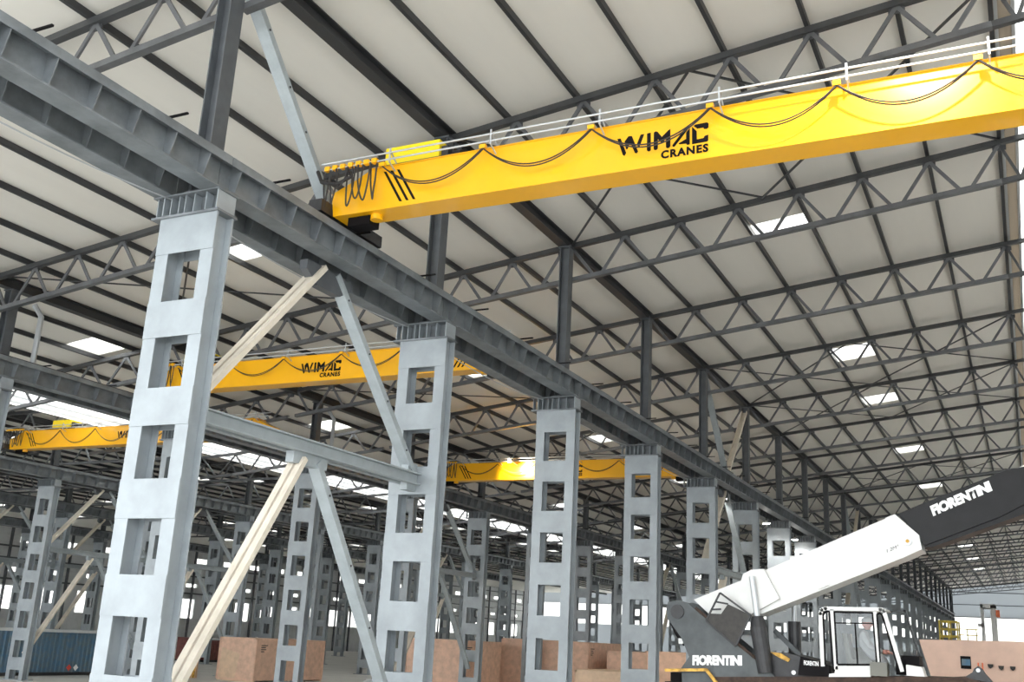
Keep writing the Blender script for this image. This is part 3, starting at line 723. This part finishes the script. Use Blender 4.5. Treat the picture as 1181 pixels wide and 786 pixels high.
# seat, operator
st = MB(); st.box(-.455, -.39, Yc + .02, Yc + .08, -.03, -.012); st.prism([(-.455,-.012),(-.465,.055),(-.452,.055),(-.440,-.012)], Yc + .02, Yc + .08)
tag(st.build('operator_seat', 'grey', origin=(-.42, Yc + .05, -.03)), 'grey operator seat inside the white crane cab', 'seat')
def skin_body(name, joints, edges, m, parent, sub=2):
    me = bpy.data.meshes.new(name); off = Vector(parent['_o'])
    me.from_pydata([tuple(W(p) - off) for p, r in joints], edges, [])
    o = bpy.data.objects.new(name, me); COL.objects.link(o); o.parent = parent
    md = o.modifiers.new('skin', 'SKIN'); ss = o.modifiers.new('sub', 'SUBSURF'); ss.levels = ss.render_levels = sub
    if not me.skin_vertices: me.attributes.new('skin', 'FLOAT', 'POINT') if False else None
    lay = me.skin_vertices[0] if me.skin_vertices else None
    if lay is None:
        bpy.context.view_layer.objects.active = o; bpy.ops.mesh.customdata_skin_add(); lay = me.skin_vertices[0]
    for i, (p, r) in enumerate(joints): lay.data[i].radius = (r * S, r * S)
    lay.data[0].use_root = True
    me.materials.append(M[m]); return o
px, py = -.415, Yc + .05
pr = thing('person', 'person in a pale striped shirt and grey cap seated inside the crane cab', 'person', (px, py, -.012))
J = [((px, py, .000), .018), ((px, py, .030), .019), ((px + .004, py, .052), .021), ((px + .008, py, .066), .008),
     ((px + .003, py - .026, .055), .009), ((px + .020, py - .032, .022), .0065), ((px + .052, py - .026, .012), .005),
     ((px + .003, py + .026, .055), .009), ((px + .020, py + .032, .022), .0065), ((px + .052, py + .026, .012), .005),
     ((px + .045, py - .014, .000), .011), ((px + .062, py - .014, -.030), .008), ((px + .045, py + .014, .000), .011), ((px + .062, py + .014, -.030), .008)]
E_ = [(0, 1), (1, 2), (2, 3), (2, 4), (4, 5), (5, 6), (2, 7), (7, 8), (8, 9), (0, 10), (10, 11), (0, 12), (12, 13)]
skin_body('shirt', J, E_, 'shirt', pr)
hd = MB(); n = 12
hx, hz = px + .013, .083
for i in range(1): hd.tube([(hx, py, hz - .016 + .032 * j / 8) for j in range(9)], [.014 * math.sqrt(max(.05, 1 - ((j - 4) / 4.3) ** 2)) * (.86 if j < 3 else 1) for j in range(9)], 14)
hd.tube([(hx + .012, py, hz), (hx + .0185, py, hz - .004)], [.002, .003], 6); hd.tube([(hx, py - .016, hz - .002), (hx, py - .013, hz - .002)], .0035, 8); hd.tube([(hx, py + .013, hz - .002), (hx, py + .016, hz - .002)], .0035, 8)
hd.build('head', 'skin', pr, smooth=True)
cp = MB(); cp.tube([(hx, py, hz + .004), (hx, py, hz + .012), (hx, py, hz + .018)], [.0155, .0145, .006], 14); cp.box(hx + .005, hx + .024, py - .010, py + .010, hz + .005, hz + .0065)
cp.build('cap', 'cap', pr, smooth=True)
for sg in (-1, 1):
    hm = MB(); c0 = Vector((px + .054, py + sg * .026, .012)); hm.tube([c0, c0 + Vector((.010, 0, -.001))], [.005, .006], 8)
    for f in range(4):
        b = c0 + Vector((.010, (-.0045 + .003 * f), 0)); hm.tube([b, b + Vector((.006, 0, -.001)), b + Vector((.008, 0, -.006))], .0014, 6)
    hm.tube([c0 + Vector((.003, -sg * .004, 0)), c0 + Vector((.009, -sg * .008, -.002))], .0016, 6)
    hm.build('hand', 'skin', pr, smooth=True)

# ------------------------------------------------------------------ things on the floor
def crate(label, x0, x1, y0, y1, h, m='ply', rot=0, marks=True, stain=False):
    t = thing('packing_crate', label, 'crate', ((x0 + x1) / 2, (y0 + y1) / 2, G))
    z1 = G + h
    b = MB().box(x0, x1, y0, y1, G + .012, z1).build('crate_body', m, t)
    s_ = MB()
    for yy in (y0 + .02, (y0 + y1) / 2, y1 - .02): s_.box(x0, x1, yy - .01, yy + .01, G, G + .012)
    s_.build('skid', 'ply2', t)
    f = MB()
    for (xx) in (x0, x1 - .012): f.box(xx, xx + .012, y0 - .004, y0, G + .012, z1)
    f.box(x0, x1, y0 - .004, y0, z1 - .014, z1); f.box(x1, x1 + .004, y0, y0 + .012, G + .012, z1); f.box(x1, x1 + .004, y1 - .012, y1, G + .012, z1)
    f.build('batten_strip', m, t)
    if marks:
        k = MB()
        for j, w in enumerate((.05, .035, .04, .025)): k.box(x1 + .0005, x1 + .0015, y0 + .06, y0 + .06 + w * 1.6, z1 - .055 - .016 * j, z1 - .048 - .016 * j)
        k.build('stencil_mark', 'dark', t)
    if stain:
        MB().prism([(x0 + .02, G + .02), (x0 + .19, G + .02), (x0 + .22, z1 - .12), (x0 + .10, z1 - .10), (x0 + .03, z1 - .08)], y0 - .0012, y0 - .0002).build('board_patch', 'ply2', t)
    t.rotation_euler = (0, 0, rot)
    return t
crate('large brown plywood crate behind the first grey column of the second row', -5.96, -5.58, 6.83, 7.75, .335, stain=True)
crate('brown plywood crate right of the second big column', -4.50, -3.98, 7.35, 8.0, .405)
crate('brown plywood crate seen left of the third big column', -4.10, -3.30, 8.25, 9.12, .44)
crate('low pale plywood crate between the third and fourth big columns', -2.52, -2.15, 6.1, 6.6, .282, 'ply2', marks=False)
crate('brown crate behind the low pale plywood crate', -3.15, -2.3, 8.3, 8.9, .385)
crate('brown plywood crate seen left of the mobile crane', -2.45, -1.95, 7.2, 7.8, .405)

# blue container on the left
def container(label, m, x, y0, y1, h, D=.32, stickers=False):
    t = thing('shipping_container', label, 'container', (x, y0, G))
    b = MB(); n = int((y1 - y0) / .04); z0, z1 = G + .02, G + h
    pts = []
    for i in range(n):
        a = y0 + (y1 - y0) * i / n; w = (y1 - y0) / n
        pts += [(x, a), (x, a + w * .35), (x - .008, a + w * .5), (x - .008, a + w * .85)]
    pts += [(x, y1), (x - D, y1), (x - D, y0)]
    b.prism(pts, z0, z1, ax=2); b.build('corrugated_body', m, t)
    r = MB(); r.box(x - .004, x + .006, y0, y1, z1 - .018, z1 + .004); r.build('top_rail', 'clad', t)
    r = MB(); r.box(x - .004, x + .006, y0, y1, G + .003, G + .025); r.box(x - D, x, y0, y0 + .03, G, G + .02); r.box(x - D, x, y1 - .03, y1, G, G + .02); r.build('bottom_rail', 'dark', t)
    if stickers:
        for yy, c in ((y0 + 1.16, 'red'), (y0 + 1.225, 'wfade')):
            k = MB(); k.prism([(yy, G + .034), (yy + .024, G + .058), (yy, G + .082), (yy - .024, G + .058)], x + .001, x + .003, ax=0); k.build('hazard_sticker', c, t)
    return t
container('blue corrugated shipping container at the lower left', 'blue', -6.60, 4.75, 6.95, .33, stickers=True)
container('dark red shipping container behind the first big column, lower left', 'redc', -8.42, 9.3, 11.0, .26)
# small things near the crate
t = thing('gas_bottle_cage', 'small yellow and brown caged drum beside the large brown crate', 'drum', (-6.1, 6.65, G))
MB().tube([(-6.15, 6.75, G + .004), (-6.15, 6.75, G + .13)], .04, 16).build('drum', 'grime', t)
m = MB()
for i in range(8):
    a = 2 * math.pi * i / 8; m.bar((-6.15 + .044 * math.cos(a), 6.75 + .044 * math.sin(a), G), (-6.15 + .044 * math.cos(a), 6.75 + .044 * math.sin(a), G + .14), .005, .005, up=(1, 0, 0))
m.build('cage', 'ply2', t)
t = thing('plate_stack', 'stack of white steel plates on the floor between first and second big columns', 'plates', (-4.9, 7.4, G))
for i in range(4): MB().box(-5.1 + .02 * i, -4.55 - .01 * i, 7.6 + .01 * i, 8.5, G + .014 * i, G + .014 * i + .010).build('plate', 'clad', t)
tag(MB().prism([(-4.36,G),(-4.10,G),(-4.12,G+.05),(-4.2,G+.07),(-4.34,G+.05)], 6.2, 6.5).build('welding_machine', 'grime', origin=(-4.2,6.2,G)), 'yellow machine on the floor left of the second big column', 'machine')
tag(MB().prism([(-3.62,G),(-3.42,G),(-3.44,G+.07),(-3.5,G+.09),(-3.6,G+.07)], 7.3, 7.5).build('steel_block', 'grime', origin=(-3.5,7.3,G)), 'low yellow block on the floor beside a far column, centre', 'block')

# pink primed steel box at the right
bb = thing('steel_hopper', 'large pink primed steel box with sloping left side, behind the mobile crane', 'hopper', (0, 4.5, G))
MB().prism([(-.400,.071),(.75,.10),(.75,G+.01),(-.28,G+.01),(-.365,-.06)], 4.5, 5.2).build('hopper_body', 'primer', bb)
m = MB(); m.box(-.2535, -.2165, 4.497, 4.4995, -.030, .0165); m.build('inspection_window', 'black', bb)
m = MB(); m.box(-.2490, -.2190, 4.4955, 4.4965, -.018, .006); m.build('window_pane', 'blue', bb)
for xx, zz in ((-.149, -.008), (-.112, -.012), (-.072, -.012)):
    m = MB(); m.prism([(xx - .010, zz), (xx + .010, zz), (xx + .008, zz - .010), (xx, zz - .016), (xx - .008, zz - .010)], 4.488, 4.4995); m.build('lifting_lug', 'brown', bb)
for xx in (-.191, -.176):
    MB().tube([(xx, 4.49, -.035), (xx, 4.49, -.005)], .0025, 8).build('red_stud', 'orange', bb)

# yellow platform and white gantry beyond the pink box
t = thing('guard_platform', 'yellow guard rail platform beyond the pink steel box', 'railing', (-.95, 14, G))
m = MB()
for xx in (-1.0, -.9, -.8):
    for yy in (14, 14.4): m.bar((xx, yy, G), (xx, yy, .46), .018, .018, up=(1, 0, 0))
for zz in (.28, .36, .45):
    for yy in (14, 14.4): m.bar((-1.0, yy, zz), (-.8, yy, zz), .016, .016)
m.box(-1.0, -.8, 14, 14.4, .26, .28); m.build('tower_frame', 'yrail', t)
m = MB()
for zz in (.30, .37): m.bar((-.8, 14.2, zz), (-.58, 14.2, zz), .012, .012)
for xx in (-.7, -.6): m.bar((xx, 14.2, G), (xx, 14.2, .37), .012, .012, up=(1, 0, 0))
m.build('guard_rail', 'yrail', t)
t = thing('gantry_machine', 'white gantry machine with an orange box, in front of the far wall', 'machine', (-.45, 14, G))
m = MB(); m.box(-.53, -.50, 14, 14.3, G, .66); m.box(-.42, -.36, 14, 14.3, G, .66); m.box(-.53, -.36, 14, 14.3, .62, .67); m.box(-.57, -.50, 14, 14.05, .40, .44)
m.bar((-.52, 14, .30), (-.60, 14, G), .015, .015, up=(0, 1, 0)); m.build('gantry_frame', 'white', t)
MB().box(-.36, -.32, 13.95, 14.1, .52, .60).build('control_box', 'orange', t)

# ------------------------------------------------------------------ walls
m = MB()
m.box(-12.6, 1.25, 27.0, 27.05, .98, 1.84); m.box(-12.6, 1.25, 27.0, 27.05, G, .45)
wf = struct('wall_far', m, 'skyw')
m = MB()
for z in (.98, 1.26, 1.54, .45): m.box(-9.6, 1.25, 26.94, 27.0, z - .008, z + .008)
for x in (-8.5, -6.2, -3.9, -1.62, .0, 1.2): m.box(x - .02, x + .02, 26.93, 27.0, G, 1.75)
struct('trim_1', m, 'upper')
struct('window_1', MB().box(-12.6, 1.25, 27.01, 27.02, .45, .98), 'skyl')
m = MB(); XL = -12.6

for a, b in ((G, .02), (.33, .52), (.58, .92), (1.0, 2.05)): m.box(XL - .05, XL, -1, 27, a, b)
struct('wall_left', m, 'cladl')
struct('window_4', MB().box(-5.372, -5.366, YN, YF, 1.185, 1.335), 'skyl')
m = MB(); m.box(1.25, 1.3, -.6, 27, G, .10); m.box(1.25, 1.3, -.6, 27, .55, 1.7)
struct('wall_right_unseen', m, 'cladl')  # unseen wall, added to cut side light and keep the depth darker
struct('window_fill', MB().box(1.27, 1.28, -.6, 27, .10, .55), 'skyl')  # added window band, sized for fill light from the right
m = MB()
for j in range(40): 
    y = -1 + .7 * j; m.box(XL - .04, XL - .01, y, y + .33, .02, .33); m.box(XL - .04, XL - .01, y, y + .45, .52, .58); m.box(XL - .04, XL - .01, y + .2, y + .6, .92, 1.0)
struct('trim_2', m, 'clad')
m = MB()
for z in (.42, .70, .86, 1.12, 1.24, 1.38): m.box(XL, XL + .02, -1, 27, z - .012, z + .012)
for j in range(54): m.box(XL, XL + .03, -1 + .52 * j, -.97 + .52 * j, G, 1.9)
struct('trim_3', m, 'upper')
struct('window_2', MB().box(XL - .047, XL - .044, -1, 27, .02, 1.0), 'skyl')  # lower band is windows; two upper broken strips added as distant glints

# ------------------------------------------------------------------ light
w = bpy.data.worlds.new('World'); scn.world = w; w.use_nodes = True
bg = w.node_tree.nodes['Background']; bg.inputs[0].default_value = (.93, .97, 1, 1); bg.inputs[1].default_value = 1.0

# lamp and fitting added unseen above the frame to brighten the near girder
t = thing('high_bay_lamp', 'added lamp hanging from the nearest rafter on the right, unseen above the frame', 'lamp', (-.12, 1.63, 1.45))
MB().tube([(-.12, 1.60, 1.47), (-.12, 1.60, 1.58)], .004, 8).build('stem', 'dark', t)
MB().tube([(-.12, 1.60, 1.44), (-.12, 1.60, 1.475)], [.035, .012], 16).build('shade', 'white', t)
spot('added_girder_light', (-.12, 1.60, 1.43), (-.16, 1.98, 1.08), 700, math.radians(75), .12, (1, .96, .88))

# ------------------------------------------------------------------ camera
Mx = [[0.8985231356202493, 0.4360040726306781, 0.05056306363954956], [0.07696843973195533, -0.2699249139319404, 0.9598001876036818], [-0.43212502130793484, 0.8585109140181603, 0.27609233323531446]]
r, u, f = (Vector(a) for a in Mx)
cam = bpy.data.cameras.new('Camera'); co = bpy.data.objects.new('Camera', cam); COL.objects.link(co)
co.matrix_world = Matrix(((r.x, u.x, -f.x, 0), (r.y, u.y, -f.y, 0), (r.z, u.z, -f.z, H0), (0, 0, 0, 1)))
cam.sensor_fit = 'HORIZONTAL'; cam.sensor_width = 36; cam.lens = 1184.887 / 1181 * 36
cam.clip_start = .1; cam.clip_end = 1000
scn.camera = co
scn.view_settings.view_transform = 'Standard'; scn.view_settings.look = 'None'
scn.view_settings.exposure = 2.5; scn.view_settings.gamma = 1; scn.view_settings.use_curve_mapping = False
scn.cycles.use_denoising = True
scn.cycles.max_bounces = 8; scn.cycles.diffuse_bounces = 6; scn.cycles.transparent_max_bounces = 16
for o in bpy.data.objects:
    if '_o' in o: del o['_o']
